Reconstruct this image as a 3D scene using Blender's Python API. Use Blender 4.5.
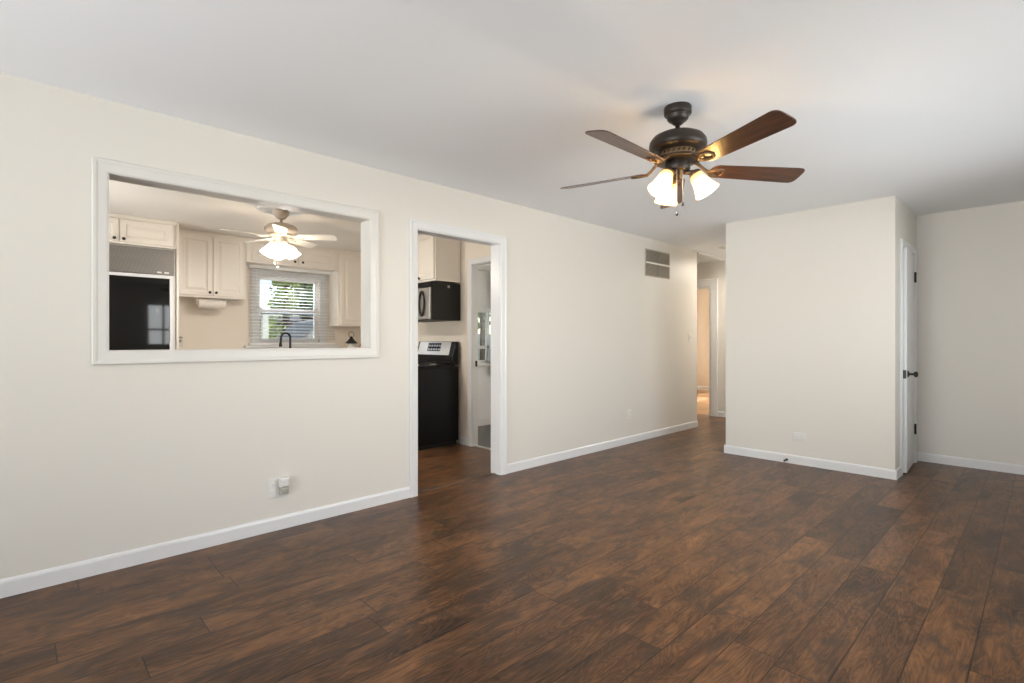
import bpy, bmesh, math, random
from mathutils import Vector, Matrix
for o in list(bpy.data.objects): bpy.data.objects.remove(o)
S = bpy.context.scene
COL = S.collection
R = math.radians
random.seed(7)

# ---------------------------------------------------------------- camera, world, sun, window and added fill light, exposure
EYE = (3.37, 0.0, 1.195); YAW = 46.2; FPX = 514.0
cd = bpy.data.cameras.new('camera'); cam = bpy.data.objects.new('camera', cd); COL.objects.link(cam)
cam.location = EYE; cam.rotation_euler = (R(90), 0, R(YAW))
cd.sensor_width = 36; cd.lens = 36*FPX/1024; cd.shift_y = -1.0/1024; cd.clip_start = 0.02
S.camera = cam
S.view_settings.view_transform = 'Standard'; S.view_settings.look = 'None'
S.view_settings.exposure = 0.0; S.view_settings.gamma = 1; S.view_settings.use_curve_mapping = False

w = bpy.data.worlds.new('sky'); S.world = w; w.use_nodes = True
wn = w.node_tree.nodes; wl = w.node_tree.links
sky = wn.new('ShaderNodeTexSky'); sky.sky_type = 'NISHITA'; sky.sun_disc = False
sky.sun_elevation = R(40); sky.sun_rotation = R(0); sky.air_density = 1.0; sky.dust_density = 0.6
wn['Background'].inputs[1].default_value = 0.27
wl.new(sky.outputs[0], wn['Background'].inputs[0])

def lamp(name, kind, loc, power, color=(1,1,1), rot=None, direction=None, **kw):
    l = bpy.data.lights.new(name, kind); l.energy = power; l.color = color
    for k, v in kw.items(): setattr(l, k, v)
    o = bpy.data.objects.new(name, l); COL.objects.link(o); o.location = loc
    if direction is not None: o.rotation_euler = Vector(direction).to_track_quat('-Z', 'Y').to_euler()
    return o
lamp('sun', 'SUN', (0, 20, 20), 6.0, (1, .95, .86), direction=(.16, -1, -.58), angle=R(.5))
DAY = (.93, .97, 1.0)
def winlight(name, loc, direction, sx, sy, power, color=DAY, spread=180):
    return lamp(name, 'AREA', loc, power, color, direction=direction, shape='RECTANGLE', size=sx, size_y=sy, spread=R(spread))
winlight('daylight_right', (4.62, 3.50, 1.42), (-1, 0, .12), 2.8, 1.25, 86, spread=155)
winlight('daylight_front', (2.5, -3.56, .95), (0, 1, 1.0), 3.2, 1.2, 212, (.97, 1, 1.02), spread=140)
winlight('kitchen_left_fill', (-1.9, -1.25, 1.25), (0, 1, .7), 1.5, 1.0, 85, (1, .97, .92), spread=150)  # fill lamp added at an invented window to lift the kitchen ceiling
winlight('kitchen_blind_fill', (-4.40, 2.62, 2.60), (1, 0, -.62), 1.4, .7, 190)  # extra lamp above the window, out of view, added to brighten the blind
winlight('daylight_utility', (-2.46, 5.70, 1.25), (1, -.3, 0), .6, .75, 120)
winlight('bedroom_fill', (-3.46, 10.3, 1.45), (1, 0, 0), 1.4, 1.0, 250, (1, .94, .84))  # fill lamp added at an invented side window to brighten the bedroom

# ---------------------------------------------------------------- materials
def mat(name, color, rough=.5, metal=0.0, bump=0, bscale=60, spec=.5, coat=0, var=0, emit=None, estr=0):
    m = bpy.data.materials.new(name); m.use_nodes = True
    n, l = m.node_tree.nodes, m.node_tree.links; b = n['Principled BSDF']
    b.inputs['Base Color'].default_value = (*color, 1); b.inputs['Roughness'].default_value = rough
    b.inputs['Metallic'].default_value = metal; b.inputs['Specular IOR Level'].default_value = spec
    b.inputs['Coat Weight'].default_value = coat
    tc = n.new('ShaderNodeTexCoord')
    nz = n.new('ShaderNodeTexNoise'); nz.inputs['Scale'].default_value = bscale; nz.inputs['Detail'].default_value = 3
    l.new(tc.outputs['Object'], nz.inputs['Vector'])
    if var:
        r = n.new('ShaderNodeValToRGB'); l.new(nz.outputs['Fac'], r.inputs['Fac'])
        r.color_ramp.elements[0].position = .3; r.color_ramp.elements[1].position = .7
        r.color_ramp.elements[0].color = (*[c*(1-var) for c in color], 1)
        r.color_ramp.elements[1].color = (*[min(1, c*(1+var)) for c in color], 1)
        l.new(r.outputs[0], b.inputs['Base Color'])
    if bump:
        bp = n.new('ShaderNodeBump'); bp.inputs['Strength'].default_value = bump; bp.inputs['Distance'].default_value = .01
        l.new(nz.outputs['Fac'], bp.inputs['Height']); l.new(bp.outputs[0], b.inputs['Normal'])
    if emit:
        b.inputs['Emission Color'].default_value = (*emit, 1); b.inputs['Emission Strength'].default_value = estr
    return m

WALL = mat('wall_paint', (.74, .705, .645), .45, bump=.02, bscale=220, var=.008)
KWALL = mat('kitchen_wall_paint', (.82, .735, .63), .45, bump=.02, bscale=220, var=.008)
CEIL = mat('ceiling_paint', (.905, .92, .945), .75, bump=.03, bscale=160)
TRIM = mat('trim_paint', (.765, .765, .76), .3)
CAB = mat('cabinet_paint', (.84, .785, .70), .35)
CASM = mat('casing_paint', (.725, .705, .665), .35)
WHITE = mat('white_plastic', (.76, .745, .71), .35)
GREYP = mat('grey_plastic', (.45, .43, .40), .4)
BLACK = mat('black_metal', (.012, .011, .010), .35)
BLKGLASS = mat('black_glass', (.004, .004, .004), .04, spec=.35)
BLKENAMEL = mat('black_enamel', (.006, .006, .006), .28, spec=.22)
IRON = mat('cast_iron', (.02, .02, .02), .6)
STEEL = mat('brushed_steel', (.74, .72, .68), .42, metal=1, bump=.03, bscale=200)
BRONZE = mat('dark_bronze', (.035, .026, .020), .42, metal=.35, var=.15, bscale=90)
BRONZEL = mat('bronze_fitting', (.13, .085, .05), .4, metal=.5, var=.2, bscale=80)
GRILLE = mat('grille_steel', (.20, .185, .165), .45, metal=.4)
VENT = mat('vent_metal', (.47, .42, .35), .5, metal=.2)
DARKGAP = mat('duct_dark', (.06, .05, .04), .9)
BLIND = mat('blind_slat', (.90, .90, .89), .4)
PAPER = mat('paper_roll', (.84, .79, .73), .9, bump=.1, bscale=120)
CREAMF = mat('cream_metal', (.80, .72, .60), .35)
CREAMB = mat('cream_blade', (.90, .88, .83), .35)
TAUPE = mat('taupe_metal', (.52, .44, .36), .4)
CHAIN = mat('chain_metal', (.65, .63, .60), .35, metal=.8)
COUNTER = mat('counter_stone', (.70, .66, .60), .25, var=.15, bscale=120)
SCONE = mat('terracotta_jar', (.42, .20, .13), .5, var=.1)
GRASS = mat('lawn', (.16, .22, .06), .9, var=.5, bscale=3)
LEAFG = mat('leaf_green', (.17, .26, .10), .6, var=.5, bscale=2)
LEAFY = mat('leaf_yellow_green', (.34, .42, .10), .6, var=.4, bscale=3)
BARK = mat('bark', (.08, .055, .04), .9, bump=.5, bscale=20, var=.3)
BEAM = mat('patio_beam_paint', (.13, .16, .19), .6)
POST = mat('post_paint', (.75, .75, .72), .6)
BROWNW = mat('stained_board', (.11, .065, .04), .7, var=.3, bscale=8)
CARP = mat('car_paint', (.62, .57, .50), .6)
CARG = mat('car_glass', (.30, .26, .21), .4, spec=.2)
TYRE = mat('tyre_rubber', (.02, .02, .02), .8)
STUCCO = mat('stucco', (.55, .52, .47), .9, bump=.2, bscale=60)
SHINGLE = mat('grey_shingle', (.20, .20, .21), .9, var=.3, bscale=15)
TILE = mat('dark_tile', (.045, .038, .035), .3, var=.4, bscale=5)
BEADB = mat('painted_board', (.80, .81, .82), .4)
HALLW = mat('bedroom_paint', (.86, .76, .63), .5, var=.01)

def glass_mat():
    m = bpy.data.materials.new('window_glass'); m.use_nodes = True
    n, l = m.node_tree.nodes, m.node_tree.links; n.remove(n['Principled BSDF'])
    t = n.new('ShaderNodeBsdfTransparent'); g = n.new('ShaderNodeBsdfGlossy'); g.inputs['Roughness'].default_value = .02
    f = n.new('ShaderNodeFresnel'); f.inputs[0].default_value = 1.45
    x = n.new('ShaderNodeMixShader'); l.new(f.outputs[0], x.inputs[0]); l.new(t.outputs[0], x.inputs[1]); l.new(g.outputs[0], x.inputs[2])
    l.new(x.outputs[0], n['Material Output'].inputs[0]); return m
GLASS = glass_mat()

def shade_mat(name, col, trans, estr):
    m = bpy.data.materials.new(name); m.use_nodes = True
    n, l = m.node_tree.nodes, m.node_tree.links; n.remove(n['Principled BSDF'])
    tl = n.new('ShaderNodeBsdfTranslucent'); tl.inputs[0].default_value = (*col, 1)
    df = n.new('ShaderNodeBsdfDiffuse'); df.inputs[0].default_value = (*col, 1)
    tp = n.new('ShaderNodeBsdfTransparent'); tp.inputs[0].default_value = (*col, 1)
    em = n.new('ShaderNodeEmission'); em.inputs[0].default_value = (*col, 1); em.inputs[1].default_value = estr
    a = n.new('ShaderNodeMixShader'); a.inputs[0].default_value = .5; l.new(tl.outputs[0], a.inputs[1]); l.new(df.outputs[0], a.inputs[2])
    b = n.new('ShaderNodeMixShader'); b.inputs[0].default_value = trans; l.new(a.outputs[0], b.inputs[1]); l.new(tp.outputs[0], b.inputs[2])
    c = n.new('ShaderNodeAddShader'); l.new(b.outputs[0], c.inputs[0]); l.new(em.outputs[0], c.inputs[1])
    l.new(c.outputs[0], n['Material Output'].inputs[0]); return m
SHADE = shade_mat('frosted_amber_glass', (.80, .66, .43), .35, .10)
KSHADE = shade_mat('frosted_white_glass', (.80, .76, .70), .50, .10)
BULB = mat('bulb', (1, .9, .7), .4, emit=(1, .86, .62), estr=6)

def math_node(n, l, op, a, b=None):
    x = n.new('ShaderNodeMath'); x.operation = op
    for i, v in enumerate((a, b)):
        if v is None: continue
        if isinstance(v, (int, float)): x.inputs[i].default_value = v
        else: l.new(v, x.inputs[i])
    return x.outputs[0]

def plank_mat(name, width, length, ramp, patch_dark, rough, seam=.0020, along='Y', tint=(.30, .13, .045)):
    m = bpy.data.materials.new(name); m.use_nodes = True
    n, l = m.node_tree.nodes, m.node_tree.links; b = n['Principled BSDF']
    M = lambda op, a, c=None: math_node(n, l, op, a, c)
    tc = n.new('ShaderNodeTexCoord'); sp = n.new('ShaderNodeSeparateXYZ'); l.new(tc.outputs['Object'], sp.inputs[0])
    X, Y = (sp.outputs[0], sp.outputs[1]) if along == 'Y' else (sp.outputs[1], sp.outputs[0])
    u = M('DIVIDE', X, width); row = M('FLOOR', u)
    wn1 = n.new('ShaderNodeTexWhiteNoise'); wn1.noise_dimensions = '1D'; l.new(M('ADD', row, .37), wn1.inputs['W'])
    v = M('ADD', M('DIVIDE', Y, length), M('MULTIPLY', wn1.outputs['Value'], 7.0)); pid = M('FLOOR', v)
    cb = n.new('ShaderNodeCombineXYZ'); l.new(row, cb.inputs[0]); l.new(pid, cb.inputs[1])
    wn2 = n.new('ShaderNodeTexWhiteNoise'); wn2.noise_dimensions = '2D'; l.new(cb.outputs[0], wn2.inputs['Vector'])
    r1 = wn2.outputs['Value']
    # coordinates that jump from plank to plank so the figure does not run across seams
    off = M('MULTIPLY', r1, 37.0)
    g = n.new('ShaderNodeCombineXYZ'); l.new(X, g.inputs[0]); l.new(M('ADD', Y, off), g.inputs[1]); l.new(off, g.inputs[2])
    def noise(sx, sy, scale, detail, dist=0.0, rough_=.55):
        mp = n.new('ShaderNodeMapping'); mp.inputs['Scale'].default_value = (sx, sy, 1); l.new(g.outputs[0], mp.inputs[0])
        z = n.new('ShaderNodeTexNoise'); z.inputs['Scale'].default_value = scale; z.inputs['Detail'].default_value = detail
        z.inputs['Distortion'].default_value = dist; z.inputs['Roughness'].default_value = rough_
        l.new(mp.outputs[0], z.inputs['Vector']); return z.outputs['Fac']
    fine = noise(60, 2.6, 2.0, 6, .5, .68)
    figure = noise(9, 1.5, 1.0, 2, 1.2)
    patch = noise(6, 2.0, 1.0, 5, 1.0, .6)
    patch2 = noise(11, 5.0, 1.0, 4, .8)
    rings = M('ADD', M('MULTIPLY', M('SINE', M('MULTIPLY', figure, 95.0)), .5), .5)
    val = M('ADD', M('MULTIPLY', fine, .62), M('MULTIPLY', rings, .13))
    val = M('ADD', val, M('MULTIPLY', M('SUBTRACT', r1, .5), .15))
    val = M('ADD', val, M('MULTIPLY', M('SUBTRACT', patch, .5), .85))
    val = M('ADD', val, .10)
    cr = n.new('ShaderNodeValToRGB'); l.new(val, cr.inputs[0]); e = cr.color_ramp.elements
    e[0].position, e[0].color = ramp[0][0], (*ramp[0][1], 1); e[1].position, e[1].color = ramp[-1][0], (*ramp[-1][1], 1)
    for p, c in ramp[1:-1]:
        k = e.new(p); k.color = (*c, 1)
    # smoky grey patches
    sm = n.new('ShaderNodeMapRange'); sm.inputs[1].default_value = .50; sm.inputs[2].default_value = .70; sm.inputs[3].default_value = 0; sm.inputs[4].default_value = .75
    l.new(patch2, sm.inputs[0])
    mx = n.new('ShaderNodeMix'); mx.data_type = 'RGBA'; l.new(sm.outputs[0], mx.inputs['Factor']); l.new(cr.outputs[0], mx.inputs['A'])
    mx.inputs['B'].default_value = (*patch_dark, 1)
    # seams
    fu = M('FRACT', u); fv = M('FRACT', v)
    du = M('MULTIPLY', M('MINIMUM', fu, M('SUBTRACT', 1.0, fu)), width)
    dv = M('MULTIPLY', M('MINIMUM', fv, M('SUBTRACT', 1.0, fv)), length)
    dd = M('MINIMUM', du, dv)
    sr = n.new('ShaderNodeMapRange'); sr.inputs[1].default_value = seam*.4; sr.inputs[2].default_value = seam*1.6; sr.inputs[3].default_value = .16; sr.inputs[4].default_value = 1
    l.new(dd, sr.inputs[0])
    ms = n.new('ShaderNodeMix'); ms.data_type = 'RGBA'; ms.blend_type = 'MULTIPLY'; ms.inputs['Factor'].default_value = 1
    l.new(mx.outputs['Result'], ms.inputs['A']); l.new(sr.outputs[0], ms.inputs['B'])
    l.new(ms.outputs['Result'], b.inputs['Base Color'])
    rr = n.new('ShaderNodeMapRange'); rr.inputs[3].default_value = rough-.05; rr.inputs[4].default_value = rough+.10; l.new(fine, rr.inputs[0]); l.new(rr.outputs[0], b.inputs['Roughness'])
    h = M('ADD', M('MULTIPLY', sr.outputs[0], .8), M('ADD', M('MULTIPLY', fine, .35), M('MULTIPLY', patch, .5)))
    bp = n.new('ShaderNodeBump'); bp.inputs['Strength'].default_value = .2; bp.inputs['Distance'].default_value = .004
    l.new(h, bp.inputs['Height']); l.new(bp.outputs[0], b.inputs['Normal'])
    b.inputs['Specular IOR Level'].default_value = .26
    return m
WALNUT = [(.20, (.020, .011, .007)), (.40, (.080, .037, .017)), (.58, (.165, .077, .033)), (.80, (.285, .132, .052))]
FLOORM = plank_mat('hickory_planks', .167, 1.22, WALNUT, (.040, .030, .024), .315)
OAK = [(.25, (.30, .17, .085)), (.5, (.44, .26, .13)), (.75, (.56, .35, .19))]
OAKM = plank_mat('oak_boards', .08, .9, OAK, (.36, .21, .11), .3, seam=.001)

def wood_blade():
    m = bpy.data.materials.new('blade_wood'); m.use_nodes = True
    n, l = m.node_tree.nodes, m.node_tree.links; b = n['Principled BSDF']
    tc = n.new('ShaderNodeTexCoord'); mp = n.new('ShaderNodeMapping'); mp.inputs['Scale'].default_value = (3, 45, 20); l.new(tc.outputs['Object'], mp.inputs[0])
    z = n.new('ShaderNodeTexNoise'); z.inputs['Scale'].default_value = 1.5; z.inputs['Detail'].default_value = 5; l.new(mp.outputs[0], z.inputs['Vector'])
    r = n.new('ShaderNodeValToRGB'); l.new(z.outputs[0], r.inputs[0])
    r.color_ramp.elements[0].position = .3; r.color_ramp.elements[0].color = (.028, .013, .009, 1)
    r.color_ramp.elements[1].position = .72; r.color_ramp.elements[1].color = (.13, .055, .028, 1)
    l.new(r.outputs[0], b.inputs['Base Color']); b.inputs['Roughness'].default_value = .33; b.inputs['Coat Weight'].default_value = .3
    b.inputs['Coat Roughness'].default_value = .25
    return m
BLADE = wood_blade()

def grille_mat():
    m = mat('perforated_grille', (.30, .28, .25), .4, metal=.5)
    n, l = m.node_tree.nodes, m.node_tree.links; b = n['Principled BSDF']
    tc = n['Texture Coordinate']; mp = n.new('ShaderNodeMapping'); mp.inputs['Rotation'].default_value = (R(38), 0, 0); l.new(tc.outputs['Object'], mp.inputs[0])
    k = n.new('ShaderNodeTexChecker'); k.inputs['Scale'].default_value = 130
    k.inputs['Color1'].default_value = (.27, .25, .225, 1); k.inputs['Color2'].default_value = (.13, .12, .11, 1)
    l.new(mp.outputs[0], k.inputs[0]); l.new(k.outputs[0], b.inputs['Base Color']); return m
GRILLEM = grille_mat()

# ---------------------------------------------------------------- mesh helpers
def BM(): return bmesh.new()
def box(bm, x0, x1, y0, y1, z0, z1):
    vs = [bm.verts.new((x, y, z)) for z in (z0, z1) for y in (y0, y1) for x in (x0, x1)]
    for f in ((0,2,3,1), (4,5,7,6), (0,1,5,4), (2,6,7,3), (0,4,6,2), (1,3,7,5)): bm.faces.new([vs[i] for i in f])
    return vs
def frame_of(d):
    d = Vector(d).normalized(); a = Vector((0,0,1)) if abs(d.z) < .9 else Vector((1,0,0))
    u = d.cross(a).normalized(); return d, u, d.cross(u)
def lathe(bm, prof, origin=(0,0,0), axis=(0,0,1), seg=32, cap=True):
    d, u, v = frame_of(axis); o = Vector(origin); rings = []
    for r, h in prof:
        rings.append([bm.verts.new(o + d*h + (u*math.cos(2*math.pi*i/seg) + v*math.sin(2*math.pi*i/seg))*max(r, 1e-4)) for i in range(seg)])
    for a, b in zip(rings, rings[1:]):
        for i in range(seg):
            j = (i+1) % seg; f = bm.faces.new((a[i], a[j], b[j], b[i])); f.smooth = True
    if cap:
        bm.faces.new(rings[0][::-1]); bm.faces.new(rings[-1])
def tube(bm, pts, r, seg=10, closed=False):
    pts = [Vector(p) for p in pts]; n = len(pts); rings = []
    ref = None
    for i, p in enumerate(pts):
        a = pts[(i-1) % n] if (closed or i > 0) else p; b = pts[(i+1) % n] if (closed or i < n-1) else p
        d = (b-a).normalized()
        if ref is None: _, ref, _ = frame_of(d)
        u = (ref - d*ref.dot(d)).normalized(); ref = u; v = d.cross(u)
        rr = r[i] if isinstance(r, (list, tuple)) else r
        rings.append([bm.verts.new(p + (u*math.cos(2*math.pi*k/seg) + v*math.sin(2*math.pi*k/seg))*rr) for k in range(seg)])
    for i in range(n if closed else n-1):
        a, b = rings[i], rings[(i+1) % n]
        for k in range(seg):
            j = (k+1) % seg; f = bm.faces.new((a[k], a[j], b[j], b[k])); f.smooth = True
    if not closed:
        bm.faces.new(rings[0][::-1]); bm.faces.new(rings[-1])
def arc(c, r, a0, a1, n, plane='xz'):
    out = []
    for i in range(n+1):
        a = R(a0 + (a1-a0)*i/n); p, q = r*math.cos(a), r*math.sin(a)
        out.append((c[0]+p, c[1], c[2]+q) if plane == 'xz' else (c[0], c[1]+p, c[2]+q) if plane == 'yz' else (c[0]+p, c[1]+q, c[2]))
    return out
def prism(bm, poly, z0, z1, fn=lambda a, b, t: (a, b, t)):
    lo = [bm.verts.new(fn(a, b, z0)) for a, b in poly]; hi = [bm.verts.new(fn(a, b, z1)) for a, b in poly]
    bm.faces.new(lo[::-1]); bm.faces.new(hi); n = len(poly)
    for i in range(n):
        j = (i+1) % n; bm.faces.new((lo[i], lo[j], hi[j], hi[i]))
# planes: a runs along the wall, b is up, t comes out of it
def PX(X): return lambda a, b, t: (X+t, a, b)        # wall facing +X, a = y
def NX(X): return lambda a, b, t: (X-t, a, b)
def NY(Y): return lambda a, b, t: (a, Y-t, b)        # wall facing -Y, a = x
def PY(Y): return lambda a, b, t: (a, Y+t, b)
def stepped(bm, P, a0, a1, b0, b1, steps):
    """nested rectangles (inset, height) closed by a flat centre: a panelled slab"""
    loops = []
    for i, t in steps:
        loops.append([bm.verts.new(P(*q, t)) for q in ((a0+i, b0+i), (a1-i, b0+i), (a1-i, b1-i), (a0+i, b1-i))])
    for p, q in zip(loops, loops[1:]):
        for k in range(4):
            j = (k+1) % 4; bm.faces.new((p[k], p[j], q[j], q[k]))
    bm.faces.new(loops[-1]); bm.faces.new(loops[0][::-1])
def molding(bm, P, a0, a1, b0, b1, prof, bottom=True):
    """casing round an opening; prof = (outward offset, height) from the inner edge"""
    loops = []
    for o, t in prof:
        if bottom: q = ((a0-o, b0-o), (a1+o, b0-o), (a1+o, b1+o), (a0-o, b1+o))
        else: q = ((a0-o, b0), (a0-o, b1+o), (a1+o, b1+o), (a1+o, b0))
        loops.append([bm.verts.new(P(*x, t)) for x in q])
    n = len(loops)
    for i in range(n):
        p, q = loops[i], loops[(i+1) % n]
        for k in range(4 if bottom else 3):
            j = (k+1) % 4; bm.faces.new((p[k], p[j], q[j], q[k]))
    if not bottom:
        bm.faces.new([lp[0] for lp in loops]); bm.faces.new([lp[3] for lp in loops][::-1])
def sweep(bm, P, a0, a1, prof):
    """straight moulding along a with profile (b, t)"""
    A = [bm.verts.new(P(a0, b, t)) for b, t in prof]; B = [bm.verts.new(P(a1, b, t)) for b, t in prof]; n = len(prof)
    for i in range(n):
        j = (i+1) % n; bm.faces.new((A[i], A[j], B[j], B[i]))
    bm.faces.new(A[::-1]); bm.faces.new(B)

def obj(name, bm, m, parent=None, bevel=0, smooth=False, seg=2):
    bmesh.ops.recalc_face_normals(bm, faces=bm.faces)
    if smooth:
        for f in bm.faces: f.smooth = True
    me = bpy.data.meshes.new(name)
    if parent is not None and parent.get('_w'):
        bm.transform(Matrix.Translation(-Vector(parent['_w'])))
    bm.to_mesh(me); bm.free(); me.materials.append(m)
    o = bpy.data.objects.new(name, me); COL.objects.link(o)
    if parent is not None:
        o.parent = parent
        if parent.get('_w'): o['_w'] = list(parent['_w'])
    if bevel:
        bv = o.modifiers.new('bevel', 'BEVEL'); bv.width = bevel; bv.segments = seg; bv.limit_method = 'ANGLE'; bv.angle_limit = R(40)
    return o
def thing(name, label, cat, loc, group=None, rot=0):
    """an Empty at the base; parts built in world coordinates are shifted by _w"""
    o = bpy.data.objects.new(name, None); COL.objects.link(o); o.empty_display_size = .05
    o.location = loc; o['_w'] = list(loc); o['label'] = label; o['category'] = cat
    if group: o['group'] = group
    return o
def tag(o, label, cat, group=None, kind=None):
    o['label'] = label; o['category'] = cat
    if group: o['group'] = group
    if kind: o['kind'] = kind
    return o
def struct(name, bm, m, label=None, bevel=0):
    o = obj(name, bm, m, None, bevel); o['kind'] = 'structure'
    if label: o['label'] = label
    return o
def sroot(name, label, loc):
    o = bpy.data.objects.new(name, None); COL.objects.link(o); o.empty_display_size = .05
    o.location = loc; o['_w'] = list(loc); o['kind'] = 'structure'; o['label'] = label; return o

# ---------------------------------------------------------------- the shell
H = 2.44
XR, YF, YB = 4.30, -3.20, 6.46           # right wall, wall behind the camera, back wall
T = .11
def slab_with_holes(bm, mk, a0, a1, b0, b1, holes):
    """wall made of boxes around rectangular holes; mk(a0,a1,b0,b1) adds one box"""
    cuts = sorted(set([a0, a1] + [h[0] for h in holes] + [h[1] for h in holes]))
    for p, q in zip(cuts, cuts[1:]):
        hs = sorted([(h[2], h[3]) for h in holes if h[0] <= p and h[1] >= q]); b = b0
        for lo, hi in hs:
            if lo > b: mk(p, q, b, lo)
            b = hi
        if b < b1: mk(p, q, b, b1)
def wall_x(name, x0, x1, a0, a1, holes, m, label, z1=H):
    bm = BM(); slab_with_holes(bm, lambda p, q, b, t: box(bm, x0, x1, p, q, b, t), a0, a1, 0, z1, holes)
    bmesh.ops.remove_doubles(bm, verts=bm.verts, dist=1e-5); return struct(name, bm, m, label)
def wall_y(name, y0, y1, a0, a1, holes, m, label, z1=H):
    bm = BM(); slab_with_holes(bm, lambda p, q, b, t: box(bm, p, q, y0, y1, b, t), a0, a1, 0, z1, holes)
    bmesh.ops.remove_doubles(bm, verts=bm.verts, dist=1e-5); return struct(name, bm, m, label)

PT = (.336, 1.812, 1.140, 2.060)          # pass-through y0 y1 z0 z1
DR = (2.216, 3.084, 0, 2.055)             # kitchen doorway
LX0, LY1 = -.055, 6.787
# the left wall is two leaves so the kitchen side can have its own paint
wall_x('wall_left', -.055, 0, YF, LY1, [PT, DR], WALL, 'long cream wall with the kitchen pass-through and doorway')
wall_x('wall_left_kitchen_face', -T, -.055, -.9, LY1, [PT, DR], KWALL, 'kitchen side of the long wall')
CX0, CX1, CY = .995, 2.462, 5.43          # closet block
HY = 7.93                                 # far wall of the hall
wall_y('wall_closet_front', CY, CY+T, CX0, CX1, [], WALL, 'cream front wall of the closet block')
CD = (5.70, 6.31, 0, 2.035)               # closet door opening
wall_x('wall_closet_right', CX1-T, CX1, CY+T, YB, [CD], WALL, 'right side of the closet block with its door')
wall_x('wall_closet_left', CX0, CX0+T, CY+T, HY, [], WALL, 'hall side of the closet block')
wall_y('wall_back', YB, YB+T, CX0+T, XR+T, [], WALL, 'cream back wall right of the closet')
WR = (2.0, 4.95, .85, 2.02)
WF = (.85, 4.10, .45, 2.10)
wall_x('wall_right', XR, XR+T, YF, YB, [WR], WALL, 'window wall on the right')
wall_y('wall_front', YF-T, YF, -.055, XR+T, [(WF[0], WF[1], WF[2], WF[3])], WALL, 'window wall behind the camera')
HD = (-1.15, -.345, 0, 2.05)              # bedroom doorway in the hall
wall_y('wall_hall', HY, HY+T, -2.2, CX0+T, [HD], WALL, 'end wall of the hall with a bedroom doorway')
wall_y('wall_hall_left', LY1-T, LY1, -2.2, -.055, [], WALL, 'wall round the corner of the hall')
wall_x('wall_hall_end', -2.2-T, -2.2, LY1-T, HY+T, [], WALL, 'end of the hall')
# kitchen
KX, KY0, KY1, TK = -3.65, -.9, 3.69, .075
KW = (2.21, 3.02, 1.17, 2.03)
wall_x('wall_kitchen_far', KX-T, KX, KY0-T, KY1+TK, [KW], KWALL, 'kitchen window wall')
UD = (-1.12, -.30, 0, 2.05)
wall_y('wall_kitchen_right', KY1, KY1+TK, KX, -T, [UD], KWALL, 'kitchen wall behind the range')
KL = (-2.6, -1.2, 1.05, 2.0)
wall_y('wall_kitchen_left', KY0-T, KY0, KX, -.055, [KL], KWALL, 'hidden kitchen wall')
# utility room
UX = -2.14
UW = (4.565, 6.0, .87, 1.64)
wall_x('wall_utility', UX-T, UX, KY1+TK, LY1-T, [UW], BEADB, 'white board wall of the utility room')
# bedroom
BX0, BX1, BY = -3.2, .4, 11.95
BW = (-2.02, -1.72, .90, 2.0); BW2 = (9.6, 11.0, .9, 2.0)
wall_y('wall_bedroom_far', BY, BY+T, BX0-T, BX1+T, [BW], HALLW, 'far wall of the bedroom')
wall_x('wall_bedroom_left', BX0-T, BX0, HY+T, BY, [BW2], HALLW, 'bedroom side wall with the added window')
wall_x('wall_bedroom_right', BX1, BX1+T, HY+T, BY, [], HALLW, 'bedroom side wall')
wall_y('wall_bedroom_near', HY+T, HY+T+.02, BX0, BX1, [HD], HALLW, 'bedroom face of the hall wall')

# floors
bm = BM(); box(bm, -.06, XR, YF, HY, -.08, 0); box(bm, -2.2, -.06, LY1-T, HY, -.08, 0)
box(bm, HD[0], HD[1], HY, HY+.06, -.08, 0)
struct('floor', bm, FLOORM, 'dark hand-scraped plank floor of the living room')
bm = BM(); box(bm, KX-T, -.06, KY0-T, KY1+.05, -.08, 0); struct('floor', bm, FLOORM, 'dark plank floor of the kitchen')
bm = BM(); box(bm, UX-T, -.06, KY1+.05, LY1-T, -.08, -.001); struct('floor', bm, TILE, 'dark floor of the utility room')
bm = BM(); box(bm, BX0-T, BX1+T, HY+.06, BY+T, -.08, -.001); struct('floor', bm, OAKM, 'light oak floor of the bedroom')
bm = BM(); box(bm, -.078, -.042, DR[0], DR[1], 0, .004); struct('trim_threshold', bm, BROWNW, 'low dark transition strip in the kitchen doorway', bevel=.003)
bm = BM(); box(bm, UD[0], UD[1], KY1+.01, KY1+.065, -.001, .010); struct('trim_threshold', bm, STEEL, 'light metal threshold of the utility doorway', bevel=.003)
# ceilings
bm = BM(); box(bm, -.055, XR+T, YF-T, HY+T, H, H+.1); struct('ceiling', bm, CEIL, 'flat white ceiling of the living room')
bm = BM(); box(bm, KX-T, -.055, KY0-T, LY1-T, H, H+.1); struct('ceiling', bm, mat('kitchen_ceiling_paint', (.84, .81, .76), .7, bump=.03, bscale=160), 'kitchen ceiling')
bm = BM(); box(bm, -2.2-T, -.055, LY1-T, HY+T, H, H+.1); struct('ceiling', bm, CEIL, 'hall ceiling')
bm = BM(); box(bm, BX0-T, BX1+T, HY+T, BY+T, H, H+.1); struct('ceiling', bm, CEIL, 'bedroom ceiling')

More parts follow.
